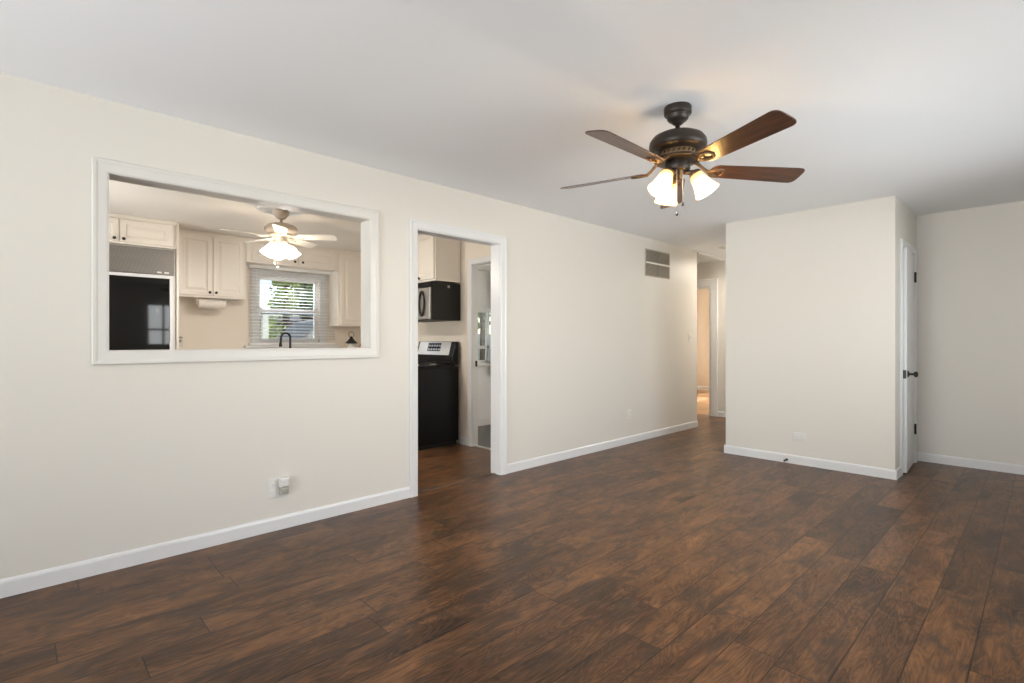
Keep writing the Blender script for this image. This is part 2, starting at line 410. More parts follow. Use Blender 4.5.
# baseboards
BB = [(0, 0), (0, .013), (.068, .013), (.078, .010), (.084, .004), (.084, 0)]
def baseboard(name, P, a0, a1, label): 
    bm = BM(); sweep(bm, P, a0, a1, BB); return struct(name, bm, TRIM, label)
baseboard('baseboard_left', PX(0), YF, DR[0]-.07, 'white baseboard under the pass-through')
baseboard('baseboard_left', PX(0), DR[1]+.07, LY1, 'white baseboard right of the kitchen doorway')
baseboard('baseboard_closet', NY(CY), CX0-.013, CX1+.013, 'white baseboard along the closet block')
baseboard('baseboard_closet', PX(CX1), CY, CD[0]-.062, 'short white baseboard beside the closet door')
baseboard('baseboard_closet', NX(CX0), CY, HY, 'white baseboard on the hall side of the closet')
baseboard('baseboard_closet', PX(CX1), CD[1]+.062, YB, 'white baseboard in the corner')
baseboard('baseboard_back', NY(YB), CX1, XR, 'white baseboard along the back wall')
baseboard('baseboard_right', NX(XR), YF, YB, 'white baseboard on the window wall')
baseboard('baseboard_hall', NY(HY), HD[1]+.125, CX0, 'white baseboard right of the bedroom doorway')
baseboard('baseboard_kitchen', NY(KY1), -1.325, UD[0]-.062, 'white baseboard right of the black range')
baseboard('baseboard_bedroom', NY(BY), BX0, BX1, 'white baseboard in the bedroom')
baseboard('baseboard_utility', PX(UX), KY1+TK, LY1-T, 'white baseboard in the utility room')

# casings and jambs
CAS = [(0, 0), (0, .012), (.010, .016), (.045, .018), (.055, .022), (.066, .022), (.070, .016), (.070, 0)]
bm = BM(); molding(bm, PX(0), *PT, CAS); tr = sroot('trim_1', 'white mitred casing round the kitchen pass-through', (0, 1.07, PT[2]))
obj('casing', bm, CASM, tr)
bm = BM(); molding(bm, NX(-T), *PT, [(0, 0), (0, .015), (.06, .015), (.06, 0)]); obj('casing', bm, CASM, tr)
bm = BM()
box(bm, -T-.001, .001, PT[0]-.001, PT[0]+.001, PT[2], PT[3]); box(bm, -T-.001, .001, PT[1]-.001, PT[1]+.001, PT[2], PT[3])
box(bm, -T-.001, .001, PT[0], PT[1], PT[3]-.001, PT[3]+.001); box(bm, -T-.02, .014, PT[0], PT[1], PT[2]-.001, PT[2]+.003)
obj('jamb', bm, CASM, tr)
tr = sroot('trim_2', 'white casing and jamb of the kitchen doorway', (0, 2.65, 0))
bm = BM(); molding(bm, PX(0), DR[0], DR[1], 0, DR[3], CAS, bottom=False); obj('casing', bm, TRIM, tr)
bm = BM(); molding(bm, NX(-T), DR[0], DR[1], 0, DR[3], [(0, 0), (0, .015), (.06, .015), (.06, 0)], bottom=False); obj('casing', bm, TRIM, tr)
bm = BM(); box(bm, -T-.001, .001, DR[0]-.001, DR[0]+.006, 0, DR[3]); box(bm, -T-.001, .001, DR[1]-.006, DR[1]+.001, 0, DR[3])
box(bm, -T-.001, .001, DR[0], DR[1], DR[3]-.006, DR[3]+.001); obj('jamb', bm, TRIM, tr)
CASW = [(0, 0), (0, .012), (.010, .016), (.10, .018), (.118, .020), (.122, .014), (.122, 0)]
tr = sroot('trim_3', 'white casing of the utility room doorway', (-.67, KY1, 0))
bm = BM(); molding(bm, NY(KY1), UD[0], UD[1], 0, UD[3], [(o*.5, t) for o, t in CASW], bottom=False); obj('casing', bm, TRIM, tr)
bm = BM(); box(bm, UD[0]-.001, UD[0]+.004, KY1-.001, KY1+TK, 0, UD[3]); box(bm, UD[1]-.004, UD[1]+.001, KY1-.001, KY1+TK, 0, UD[3]); box(bm, UD[0], UD[1], KY1-.001, KY1+TK, UD[3]-.004, UD[3]+.001)
obj('jamb', bm, TRIM, tr)
bm = BM(); box(bm, UD[0]+.003, UD[0]+.007, KY1+.035, KY1+.065, .90, .965); o = obj('strike_plate', bm, BLACK, tr, .001); o['label'] = 'small black strike plate'
tr = sroot('trim_4', 'white casing of the bedroom doorway', (-.75, HY, 0))
bm = BM(); molding(bm, NY(HY), HD[0], HD[1], 0, HD[3], CASW, bottom=False); obj('casing', bm, TRIM, tr)
bm = BM(); box(bm, HD[0]-.001, HD[0]+.015, HY-.001, HY+T+.021, 0, HD[3]); box(bm, HD[1]-.015, HD[1]+.001, HY-.001, HY+T+.021, 0, HD[3]); box(bm, HD[0], HD[1], HY-.001, HY+T+.021, HD[3]-.015, HD[3]+.001)
obj('jamb', bm, TRIM, tr)
tr = sroot('trim_5', 'white casing of the narrow closet door', (CX1, 6.0, 0))
bm = BM(); molding(bm, PX(CX1), CD[0], CD[1], 0, CD[3], [(o*.9, t*.8) for o, t in CAS], bottom=False); obj('casing', bm, TRIM, tr)
bm = BM(); box(bm, CX1-T, CX1+.001, CD[0]-.001, CD[0]+.004, 0, CD[3]); box(bm, CX1-T, CX1+.001, CD[1]-.004, CD[1]+.001, 0, CD[3]); box(bm, CX1-T, CX1+.001, CD[0], CD[1], CD[3]-.004, CD[3]+.001)
obj('jamb', bm, TRIM, tr)
# inside of the closet: just a dark shelf-less box closed by its own walls

# closet door, standing slightly ajar on its black hinges
ANG = R(3.0)
dr = sroot('door_1', 'narrow white closet door with black knob and hinges, barely ajar', (CX1+.006, CD[1]-.006, 0)); dr['_w'] = [0, 0, 0]
dr.rotation_euler = (0, 0, ANG); del dr['_w']
DW = CD[1]-CD[0]-.014
bm = BM(); box(bm, -.034, 0, -DW, 0, .012, CD[3]-.010); obj('door_panel', bm, TRIM, dr, .002)
bm = BM(); lathe(bm, [(.030, 0), (.030, .006), (.022, .010), (.011, .014), (.010, .040), (.020, .046), (.026, .054), (.026, .066), (.018, .073), (.004, .075)], (0, -DW+.065, .893), (1, 0, 0), 24); obj('knob', bm, BLACK, dr)
bm = BM(); box(bm, -.031, -.003, -DW-.0015, -DW+.001, .855, .930); obj('latch_plate', bm, BLACK, dr, .001)
for z in (1.81, .333):
    bm = BM(); lathe(bm, [(.008, -.05), (.008, .05)], (.009, -.002, z), (0, 0, 1), 12); box(bm, 0, .003, -.032, .0, z-.05, z+.05); obj('hinge', bm, BLACK, dr)

# windows ---------------------------------------------------------------------
def window(name, label, P, W, depth, mull=(), rail=None, sill=True, panes=True, fw=.045, casw=.07, cas=True):
    a0, a1, b0, b1 = W; root = sroot(name, label, P((a0+a1)/2, b0, 0))
    bm = BM(); molding(bm, P, a0+fw, a1-fw, b0+fw, b1-fw, [(0, -depth), (0, -depth+.045), (fw, -depth+.045), (fw, -depth)]); obj('window_frame', bm, TRIM, root)
    bm = BM()
    def bar(p, q, r, s): prism(bm, [(p, r), (q, r), (q, s), (p, s)], -depth+.006, -depth+.038, P)
    any_ = False
    for x in mull: bar(x-.022, x+.022, b0+fw, b1-fw); any_ = True
    if rail: bar(a0+fw, a1-fw, rail-.022, rail+.022); any_ = True
    if any_: obj('sash_bar', bm, TRIM, root)
    else: bm.free()
    bm = BM(); prism(bm, [(a0+fw, b0+fw), (a1-fw, b0+fw), (a1-fw, b1-fw), (a0+fw, b1-fw)], -depth+.018, -depth+.022, P); obj('pane', bm, GLASS, root)
    if cas:
        bm = BM(); molding(bm, P, a0, a1, b0, b1, [(0, 0), (0, .016), (casw, .016), (casw, 0)]); obj('casing', bm, TRIM, root)
    if sill:
        bm = BM(); prism(bm, [(a0-casw-.02, b0-.03), (a1+casw+.02, b0-.03), (a1+casw+.02, b0), (a0-casw-.02, b0)], -.02, .06, P); obj('window_sill', bm, TRIM, root, .004)
    return root
window('window_1', 'kitchen sash window behind the white blind', PX(KX), KW, .10, rail=1.60, sill=False, casw=.08)
bm = BM(); box(bm, KX, KX+.085, KW[0]-.17, KW[1]+.24, 1.105, 1.130); o = struct('trim_6', bm, TRIM, 'white sill board under the kitchen window', bevel=.004)
window('added_window_7', 'added second kitchen window, unseen on the hidden left wall', PY(KY0), KL, .09, rail=1.55)  # invented opening that carries the left kitchen fill lamp
window('window_2', 'utility room window with white bars', PX(UX), UW, .09, mull=(4.86, 5.3, 5.65), rail=1.10, casw=.05, sill=True)
window('window_3', 'wide living room window on the right wall', NX(XR), WR, .09, mull=(2.33, 3.475, 4.62), rail=1.44)
window('window_4', 'large living room window behind the camera', PY(YF), WF, .09, mull=(1.93, 3.02), rail=None)
window('window_5', 'narrow bedroom window', NY(BY), BW, .09, cas=False, sill=False, fw=.02)
window('added_window_6', 'added bedroom side window, out of view', PX(BX0), BW2, .09, rail=1.45)  # invented opening that carries the bedroom fill lamp

# ---------------------------------------------------------------- living room ceiling fan
def rounded_blade(r0, r1, w0, w1, n=8):
    """outline in (radius, width) with rounded corners at both ends"""
    pts = []
    def corner(cx, cy, rr, a0, a1):
        for i in range(n+1):
            a = R(a0+(a1-a0)*i/n); pts.append((cx+rr*math.cos(a), cy+rr*math.sin(a)))
    k = .045
    corner(r1-k*.75, w1/2-k, k, 90, 0) if False else None
    for i in range(n*2+1):                       # tip: flattened ellipse
        a = R(-90+180*i/(n*2)); c_, s_ = math.cos(a), math.sin(a)
        pts.append((r1-.045+.045*abs(c_)**.75, w1/2*math.copysign(abs(s_)**.5, s_)))
    for i in range(n*2+1):                       # root
        a = R(90+180*i/(n*2)); c_, s_ = math.cos(a), math.sin(a)
        pts.append((r0+.045-.045*abs(c_)**.8, w0/2*math.copysign(abs(s_)**.8, s_)))
    return pts
def bell(bm, o, axis, length, rn, rm, seg=28):
    """open bell-shaped glass shade with thickness, o = neck, axis = towards the mouth"""
    pr = []
    for i in range(11):
        t = i/10; r = rn + (rm-rn)*(.55*t**.8 + .45*t**4); pr.append((r, length*t))
    d, u, v = frame_of(axis); O = Vector(o)
    inner = [(r-.003, h) for r, h in pr][::-1]
    lathe(bm, pr+inner, O, axis, seg, cap=False)
def local_thing(name, label, cat, loc, group=None):
    o = thing(name, label, cat, loc, group); del o['_w']; return o

FX, FY = 2.001, 2.539
fan = local_thing('ceiling_fan', 'dark bronze ceiling fan with five walnut blades and lit amber shades', 'ceiling fan', (FX, FY, H), 'ceiling fans')
bm = BM(); lathe(bm, [(.069, 0), (.071, -.004), (.071, -.034), (.069, -.040), (.058, -.044), (.057, -.050), (.054, -.064), (.045, -.074), (.034, -.078), (.031, -.084), (.022, -.092), (.016, -.096)]); obj('canopy', bm, BRONZE, fan)
bm = BM(); lathe(bm, [(.013, -.095), (.013, -.136), (.024, -.134), (.026, -.142)]); obj('downrod', bm, BRONZE, fan)
bm = BM(); lathe(bm, [(.028, -.132), (.060, -.138), (.100, -.148), (.130, -.163), (.145, -.184), (.149, -.205), (.147, -.222), (.137, -.232), (.110, -.238), (.092, -.242)], seg=48); obj('motor_housing', bm, BRONZE, fan)
bm = BM(); lathe(bm, [(.092, -.238), (.098, -.246), (.100, -.262), (.108, -.276), (.104, -.280), (.06, -.282)], seg=40); band = obj('vent_band', bm, mat('lamplit_bronze', (.34, .215, .11), .4, metal=.5), fan)  # bronze band coloured golden to stand in for the lamps' light on it
bm = BM()
for i in range(24):
    a = 2*math.pi*i/24
    for k in range(4):
        a_ = a + k*.02; r = .1005 + .002*(k == 3)
        box_v = box(bm, r-.004, r+.0012, -.003, .003, -.268+.004*k, -.262+.004*k)
        bmesh.ops.rotate(bm, verts=box_v, cent=(0,0,0), matrix=Matrix.Rotation(a_, 3, 'Z'))
obj('vent_slots', bm, BLACK, band)
bm = BM(); lathe(bm, [(.118, -.276), (.125, -.281), (.120, -.288), (.070, -.292)], seg=40); obj('flywheel', bm, BRONZE, fan)
bm = BM(); lathe(bm, [(.060, -.286), (.064, -.292), (.064, -.335), (.058, -.345), (.030, -.350), (.026, -.372), (.018, -.385), (.006, -.390)]); obj('switch_housing', bm, BRONZE, fan)
TH0 = -21.9; PITCH = -14
zb = -.331
tx, ty = .004, -.042
for k in range(5):
    a = R(TH0+72*k)
    Rm = Matrix.Rotation(a, 4, 'Z')
    drop = tx*math.cos(a)+ty*math.sin(a)
    M4 = Matrix.Translation((0, 0, zb)) @ Rm @ Matrix.Rotation(-math.atan(drop), 4, 'Y') @ Matrix.Rotation(R(PITCH), 4, 'X')
    bm = BM(); prism(bm, rounded_blade(.175, .680, .112, .140), -.003, .003); 
    b = obj('blade', bm, BLADE, fan, .0015); b.matrix_basis = M4
    # cast bracket: stem from the flywheel, a pierced scroll plate under the blade root
    bm = BM(); tube(bm, [(.085, 0, .052), (.115, 0, .038), (.145, 0, .010), (.165, 0, -.004), (.20, 0, -.006)], [.010, .009, .008, .009, .007], 8)
    lp = [(.150 + .058 + .044*math.cos(t), .030*math.sin(t)*(1+.25*math.cos(t)), -.006) for t in [2*math.pi*i/24 for i in range(24)]]
    tube(bm, lp, .006, 8, closed=True)
    tube(bm, [(.165, .0, -.006), (.200, .014, -.008), (.228, .022, -.006)], .004, 8); tube(bm, [(.165, .0, -.006), (.200, -.014, -.008), (.228, -.022, -.006)], .004, 8)
    for (sx, sy) in ((.195, .024), (.195, -.024), (.248, 0)): lathe(bm, [(.006, -.010), (.006, -.003)], (sx, sy, 0), (0, 0, 1), 10)
    b = obj('blade_bracket', bm, BRONZEL, fan); b.matrix_basis = M4
LAMPC = (1.0, .88, .70)
for az in (23, 143, 263):
    a = R(az); cx_, sx_ = math.cos(a), math.sin(a)
    pt = lambda rho, z: Vector((rho*cx_, rho*sx_, z))
    bm = BM(); tube(bm, [pt(.030, -.352), pt(.055, -.356), pt(.075, -.356), pt(.086, -.362)], [.012, .011, .012, .016], 10)
    ax = (pt(.142, -.458)-pt(.086, -.362)).normalized()
    lathe(bm, [(.018, -.012), (.030, -.004), (.034, .004), (.034, .012), (.030, .014)], pt(.086, -.362), ax, 20); obj('lamp_arm', bm, BRONZEL, fan)
    bm = BM(); bell(bm, pt(.089, -.367), ax, .118, .032, .066); sh = obj('lamp_shade', bm, SHADE, fan)
    bm = BM(); o_ = pt(.089, -.367)+ax*.012; lathe(bm, [(.012, 0), (.013, .015), (.020, .030), (.024, .045), (.020, .060), (.008, .068)], o_, ax, 16); obj('bulb', bm, BULB, sh)
    lamp('fan_bulb_light', 'POINT', Vector((FX, FY, H))+pt(.089, -.367)+ax*.104, 18.0, LAMPC, shadow_soft_size=.03)
for (px, py, z1) in ((.045, -.030, -.525), (.020, -.046, -.575)):
    bm = BM(); tube(bm, [(px*.9, py*.9, -.335), (px, py, -.36), (px, py, z1)], .0016, 6); ch = obj('pull_chain', bm, CHAIN, fan)
    bm = BM(); lathe(bm, [(.002, .006), (.006, 0), (.0075, -.008), (.004, -.016)], (px, py, z1), (0, 0, 1), 12); obj('chain_knob', bm, BLACK, ch)

# ---------------------------------------------------------------- white kitchen fan
GX, GY = -1.695, 1.805
bm = BM(); lathe(bm, [(.05, -.004), (.10, -.010), (.15, -.008), (.18, -.016), (.205, -.012), (.212, 0)], (GX, GY, H), seg=48)
tag(obj('ceiling_medallion', bm, TRIM), 'round white moulded ceiling medallion above the cream kitchen fan', 'medallion')
kf = local_thing('ceiling_fan', 'cream kitchen ceiling fan with white tulip lamps, seen through the pass-through', 'ceiling fan', (GX, GY, H-.004), 'ceiling fans')
bm = BM(); lathe(bm, [(.068, 0), (.072, -.012), (.066, -.045), (.040, -.078), (.020, -.088)]); obj('canopy', bm, TAUPE, kf)
bm = BM(); lathe(bm, [(.013, -.085), (.013, -.125), (.026, -.128)]); obj('downrod', bm, TAUPE, kf)
bm = BM(); lathe(bm, [(.030, -.122), (.080, -.130), (.128, -.148), (.145, -.170), (.148, -.190), (.130, -.215), (.095, -.228), (.085, -.240)], seg=40); obj('motor_housing', bm, TAUPE, kf)
bm = BM(); lathe(bm, [(.10, -.232), (.105, -.242), (.075, -.252), (.066, -.262), (.066, -.300), (.045, -.312), (.020, -.322)]); obj('switch_housing', bm, CREAMF, kf)
for k in range(5):
    a = R(51+72*k); M4 = Matrix.Translation((0, 0, -.252)) @ Matrix.Rotation(a, 4, 'Z') @ Matrix.Rotation(R(PITCH), 4, 'X')
    bm = BM(); prism(bm, rounded_blade(.15, .515, .10, .125), -.003, .003); b = obj('blade', bm, CREAMB, kf, .0015); b.matrix_basis = M4
    bm = BM(); tube(bm, [(.07, 0, .016), (.11, 0, .006), (.15, 0, -.006), (.21, 0, -.006)], [.009, .010, .014, .010], 8)
    prism(bm, [(.14, -.02), (.20, -.036), (.225, 0), (.20, .036), (.14, .02)], -.008, -.003); b = obj('blade_bracket', bm, CREAMF, kf); b.matrix_basis = M4
for az in (1, 91, 181, 271):
    a = R(az); cx_, sx_ = math.cos(a), math.sin(a)
    pt = lambda rho, z: Vector((rho*cx_, rho*sx_, z))
    ax = (pt(.132, -.430)-pt(.066, -.318)).normalized()
    bm = BM(); tube(bm, [pt(.036, -.300), pt(.054, -.298), pt(.066, -.312)], [.012, .011, .014], 10); lathe(bm, [(.016, -.010), (.028, 0), (.032, .010)], pt(.066, -.318), ax, 18); obj('lamp_arm', bm, CREAMF, kf)
    bm = BM(); bell(bm, pt(.069, -.322), ax, .128, .030, .066); sh = obj('lamp_shade', bm, KSHADE, kf)
    bm = BM(); o_ = pt(.069, -.322)+ax*.012; lathe(bm, [(.012, 0), (.013, .015), (.020, .030), (.024, .045), (.020, .060), (.008, .068)], o_, ax, 16); obj('bulb', bm, BULB, sh)
    lamp('kitchen_bulb_light', 'POINT', Vector((GX, GY, H))+pt(.069, -.322)+ax*.112, 18.0, (1.0, .94, .88), shadow_soft_size=.03)
for (px, py, z1) in ((.030, -.040, -.545), (-.02, -.050, -.505)):
    bm = BM(); tube(bm, [(px, py, -.30), (px, py, z1)], .0018, 6); ch = obj('pull_chain', bm, WHITE, kf)
    bm = BM(); lathe(bm, [(.003, .008), (.008, 0), (.009, -.012), (.004, -.022)], (px, py, z1), (0, 0, 1), 12); obj('chain_knob', bm, WHITE, ch)

# ---------------------------------------------------------------- wall fittings
def outlet(name, label, P, a, b, horiz=False, plate=None, group='wall outlets'):
    root = thing(name, label, 'outlet', P(a, b, 0), group)
    w_, h_ = (.058, .036) if horiz else (.036, .058)
    bm = BM(); stepped(bm, P, a-w_, a+w_, b-h_, b+h_, [(0, 0), (0, .003), (.003, .006)]); obj('cover_plate', bm, WHITE, root)
    for s in (-1, 1):
        da, db = (s*.021, 0) if horiz else (0, s*.021)
        bm = BM(); lathe(bm, [(.0165, .005), (.0165, .0085), (.0150, .0092)], P(a+da, b+db, 0), Vector(P(0, 0, 1))-Vector(P(0, 0, 0)), 20); rc = obj('receptacle', bm, WHITE, root)
        bm = BM()
        for q in (-.006, .006):
            if horiz: prism(bm, [(a+da-.004, b+q-.001), (a+da+.004, b+q-.001), (a+da+.004, b+q+.001), (a+da-.004, b+q+.001)], .0085, .0096, P)
            else: prism(bm, [(a+q-.001, b+db-.004), (a+q+.001, b+db-.004), (a+q+.001, b+db+.004), (a+q-.001, b+db+.004)], .0085, .0096, P)
        obj('slots', bm, GREYP, rc)
    return root
outlet('wall_outlet', 'white outlet low on the long wall right of the kitchen doorway', PX(0), 5.126, .335)
outlet('wall_outlet', 'white outlet lying sideways low on the closet wall', NY(CY), 1.711, .270, horiz=True)
# double outlet with plug-in adapter
P = PX(0)
rt = thing('wall_outlet', 'double outlet plate under the pass-through, behind the plugged-in adapter', 'outlet', P(1.178, .265, 0), 'wall outlets')
bm = BM(); stepped(bm, P, 1.118, 1.240, .205, .325, [(0, 0), (0, .003), (.004, .006)]); obj('cover_plate', bm, WHITE, rt)
for cb in (.243, .287):
    bm = BM(); lathe(bm, [(.0165, .005), (.0165, .0085), (.015, .0092)], P(1.153, cb, 0), (1, 0, 0), 20); rc = obj('receptacle', bm, WHITE, rt)
    bm = BM()
    for q in (-.006, .006): prism(bm, [(1.153+q-.0012, cb-.005), (1.153+q+.0012, cb-.005), (1.153+q+.0012, cb+.005), (1.153+q-.0012, cb+.005)], .0085, .0098, P)
    obj('slots', bm, GREYP, rc)
ad = thing('plug_adapter', 'white plug-in adapter with clear lower half stuck in the outlet under the pass-through', 'plug adapter', P(1.210, .265, .006))
bm = BM(); stepped(bm, P, 1.182, 1.240, .272, .330, [(0, .0065), (0, .040), (.006, .046)]); obj('body', bm, WHITE, ad, .003)
bm = BM(); stepped(bm, P, 1.185, 1.237, .222, .270, [(0, .0065), (0, .030), (.006, .036)]); cl = obj('lower_body', bm, mat('smoked_plastic', (.40, .40, .33), .25), ad, .003); cl['label'] = 'greyish clear lower half'
bm = BM(); tube(bm, [P(1.195, .252, .037), P(1.210, .243, .039), P(1.228, .252, .037)], .003, 8); obj('prongs', bm, GREYP, cl)

sw = thing('light_switch', 'white light switch near the hall end of the long wall', 'light switch', (0, 6.569, 1.236))
bm = BM(); stepped(bm, P, 6.533, 6.605, 1.178, 1.294, [(0, 0), (0, .003), (.003, .006)]); obj('cover_plate', bm, WHITE, sw)
bm = BM(); stepped(bm, P, 6.561, 6.577, 1.218, 1.254, [(0, .005), (.001, .008), (.004, .016)]); obj('toggle', bm, WHITE, sw)

hl = thing('added_hall_fixture', 'added round flush light, out of view on the hall ceiling', 'ceiling light', (.52, 7.40, H))  # unseen fixture, added to carry the hall fill lamp
bm = BM(); lathe(bm, [(.10, 0), (.15, -.004), (.155, -.022), (.14, -.028)], (.52, 7.40, H), seg=32); obj('rim', bm, TRIM, hl)
bm = BM(); lathe(bm, [(.145, -.024), (.140, -.050), (.110, -.078), (.060, -.095), (.006, -.100)], (.52, 7.40, H), seg=32); obj('glass_dome', bm, mat('lit_dome', (1, .95, .86), .4, emit=(1, .9, .76), estr=4), hl)
lamp('hall_fill', 'AREA', (.52, 7.40, H-.12), 22, (1, .91, .79), direction=(0, 0, -1), shape='DISK', size=.26)  # added fill for the hall and the far end of the long wall

# return-air grille: two stacked louvred panels
vg = thing('vent_grille', 'brown louvred return-air grille high on the long wall', 'vent', (0, 5.74, 2.0))
bm = BM(); stepped(bm, P, 5.455, 6.035, 1.978, 2.312, [(0, 0), (0, .002)]); obj('backing', bm, DARKGAP, vg)
bm = BM(); molding(bm, P, 5.465, 6.025, 1.988, 2.302, [(0, .002), (0, .008), (.008, .008), (.010, .002)]); obj('frame', bm, VENT, vg)
bm = BM(); prism(bm, [(5.465, 2.136), (6.025, 2.136), (6.025, 2.154), (5.465, 2.154)], .002, .011, P)
o = obj('crossbar', bm, mat('vent_bar_paint', (.80, .76, .69), .5), vg); o['label'] = 'cream crossbar'
for (z0, z1) in ((1.988, 2.135), (2.155, 2.302)):
    for (y0, y1) in ((5.467, 5.738), (5.746, 6.023)):
        bm = BM(); n = 10
        for i in range(n):
            z = z0 + (z1-z0)*(i+.5)/n
            vs = [bm.verts.new(P(a_, b_, t_)) for a_, b_, t_ in ((y0, z+.0065, .002), (y1, z+.0065, .002), (y1, z-.005, .010), (y0, z-.005, .010), (y0, z+.005, .002), (y1, z+.005, .002), (y1, z-.0065, .010), (y0, z-.0065, .010))]
            for f in ((0,1,2,3), (7,6,5,4), (0,4,5,1), (3,2,6,7), (0,3,7,4), (1,5,6,2)): bm.faces.new([vs[i_] for i_ in f])
        obj('louvre_panel', bm, VENT, vg)

bm = BM(); lathe(bm, [(.050, 0), (.072, 0), (.072, -.012), (.066, -.026), (.050, -.032), (.014, -.034)], (.415, 6.70, H), seg=32); sd = obj('smoke_detector', bm, mat('detector_plastic', (.62, .58, .54), .5)); tag(sd, 'round smoke detector on the ceiling by the hall entrance', 'smoke detector')
ht = thing('attic_hatch', 'white framed attic hatch in the hall ceiling', 'hatch', (-.40, 7.35, H))
bm = BM(); stepped(bm, lambda a, b, t: (a, b, H-t), -.72, -.06, 6.93, 7.74, [(0, 0), (0, .010)]); obj('panel', bm, TRIM, ht)
bm = BM(); molding(bm, lambda a, b, t: (a, b, H-t), -.70, -.08, 6.95, 7.72, [(0, .008), (0, .022), (.045, .022), (.05, .0), (.0, .0)]); obj('frame', bm, TRIM, ht)
ds = thing('door_stop', 'small black spring door stop on the closet baseboard', 'door stop', (1.603, CY-.013, .03))
bm = BM(); lathe(bm, [(.012, 0), (.012, .004), (.006, .006), (.006, .055)], (1.603, CY-.013, .032), (0, -1, 0), 14); obj('spring', bm, BLACK, ds)
bm = BM(); lathe(bm, [(.009, .054), (.010, .060), (.009, .070), (.004, .073)], (1.603, CY-.013, .032), (0, -1, 0), 14); obj('tip', bm, BLACK, ds)

# ---------------------------------------------------------------- kitchen
G = 'kitchen wall cabinets'
DOOR = [(0, 0), (0, .017), (.003, .020), (.048, .020), (.056, .013), (.070, .013), (.088, .018), (.092, .0185)]
def knob(P, a, b, parent, t=.020):
    bm = BM(); ax = Vector(P(0, 0, 1))-Vector(P(0, 0, 0))
    lathe(bm, [(.008, t), (.006, t+.004), (.006, t+.012), (.013, t+.017), (.0155, t+.022), (.013, t+.028), (.004, t+.030)], P(a, b, 0), ax, 18); return obj('knob', bm, BLACK, parent)
def cabinet(name, label, P, a0, a1, b0, b1, depth, doors, knobs, group=G, crown=True, toe=0):
    """carcass against the wall, doors = [(a0,a1,b0,b1)] on the face plane P, knobs = [(a,b)] matching the doors"""
    root = thing(name, label, 'cabinet', P((a0+a1)/2, b0, -depth/2), group)
    bm = BM(); prism(bm, [(a0, b0+toe), (a1, b0+toe), (a1, b1), (a0, b1)], -depth, 0, P)
    if toe: prism(bm, [(a0+.001, b0), (a1-.001, b0), (a1-.001, b0+toe), (a0+.001, b0+toe)], -depth, -.06, P)
    obj('carcass', bm, CAB, root, .0015)
    if crown:
        bm = BM(); sweep(bm, P, a0, a1, [(b1-.035, 0), (b1-.035, .006), (b1-.022, .010), (b1-.006, .024), (b1, .024), (b1, 0)]); obj('crown_moulding', bm, CAB, root)
    for d, k in zip(doors, knobs):
        bm = BM(); stepped(bm, P, *d, [(i, t+.001) for i, t in DOOR]); dd = obj('door', bm, CAB, root)
        if k: knob(P, *k, dd, .021)
    return root
PF = PX(-2.98); PU = PX(-3.35)
TOP = H-.003
cabinet('wall_cabinet', 'deep cream cabinet with two black knobs above the black refrigerator', PF, .222, 1.195, 2.155, TOP, .665,
        [(.245, .707, 2.175, 2.395), (.717, 1.165, 2.175, 2.395)], [(.672, 2.200), (.745, 2.200)])
cabinet('wall_cabinet', 'tall cream double-door cabinet between refrigerator and window', PU, 1.222, 1.985, 1.690, TOP, .295,
        [(1.285, 1.615, 1.712, 2.392), (1.625, 1.955, 1.712, 2.392)], [(1.587, 1.750), (1.653, 1.750)])
cabinet('wall_cabinet', 'low wide cream cabinet with two black knobs above the kitchen window', PU, 1.987, 3.145, 2.150, TOP, .295,
        [(2.04, 2.597, 2.172, 2.392), (2.607, 3.10, 2.172, 2.392)], [(2.553, 2.205), (2.655, 2.205)])
cabinet('wall_cabinet', 'cream corner cabinet right of the kitchen window', PU, 3.147, KY1-.004, 1.394, TOP, .295,
        [(3.185, 3.62, 1.416, 2.392)], [(3.59, 1.46)])
cabinet('wall_cabinet', 'cream cabinet over the black microwave', NY(3.335), -2.09, -1.33, 1.862, TOP, .350,
        [(-2.075, -1.715, 1.882, 2.392), (-1.705, -1.345, 1.882, 2.392)], [(-1.745, 1.915), (-1.612, 1.905)])
# base cabinets under the counter (mostly below the pass-through sill)
GB = 'kitchen base cabinets'
PB = PX(-3.06)
cabinet('base_cabinet', 'cream base cabinet beside the refrigerator', PB, 1.222, 2.15, 0, .868, .585, [(1.24, 1.68, .13, .84), (1.69, 2.13, .13, .84)], [(1.65, .79), (1.72, .79)], GB, False, .10)
cabinet('base_cabinet', 'cream base cabinet under the kitchen sink and window', PB, 2.152, 3.045, 0, .868, .585, [(2.17, 2.595, .13, .84), (2.605, 3.03, .13, .84)], [(2.56, .79), (2.64, .79)], GB, False, .10)
cabinet('base_cabinet', 'cream base cabinet left of the black range', NY(3.05), -3.055, -2.10, 0, .868, .635, [(-3.04, -2.58, .13, .84), (-2.57, -2.115, .13, .84)], [(-2.61, .79), (-2.54, .79)], GB, False, .10)
bm = BM(); prism(bm, [(-3.648, 1.222), (-3.03, 1.222), (-3.03, 3.02), (-2.098, 3.02), (-2.098, 3.688), (-3.648, 3.688)], .870, .908)
tag(obj('countertop', bm, COUNTER, None, .004), 'pale stone worktop running under the kitchen window to the range', 'worktop')

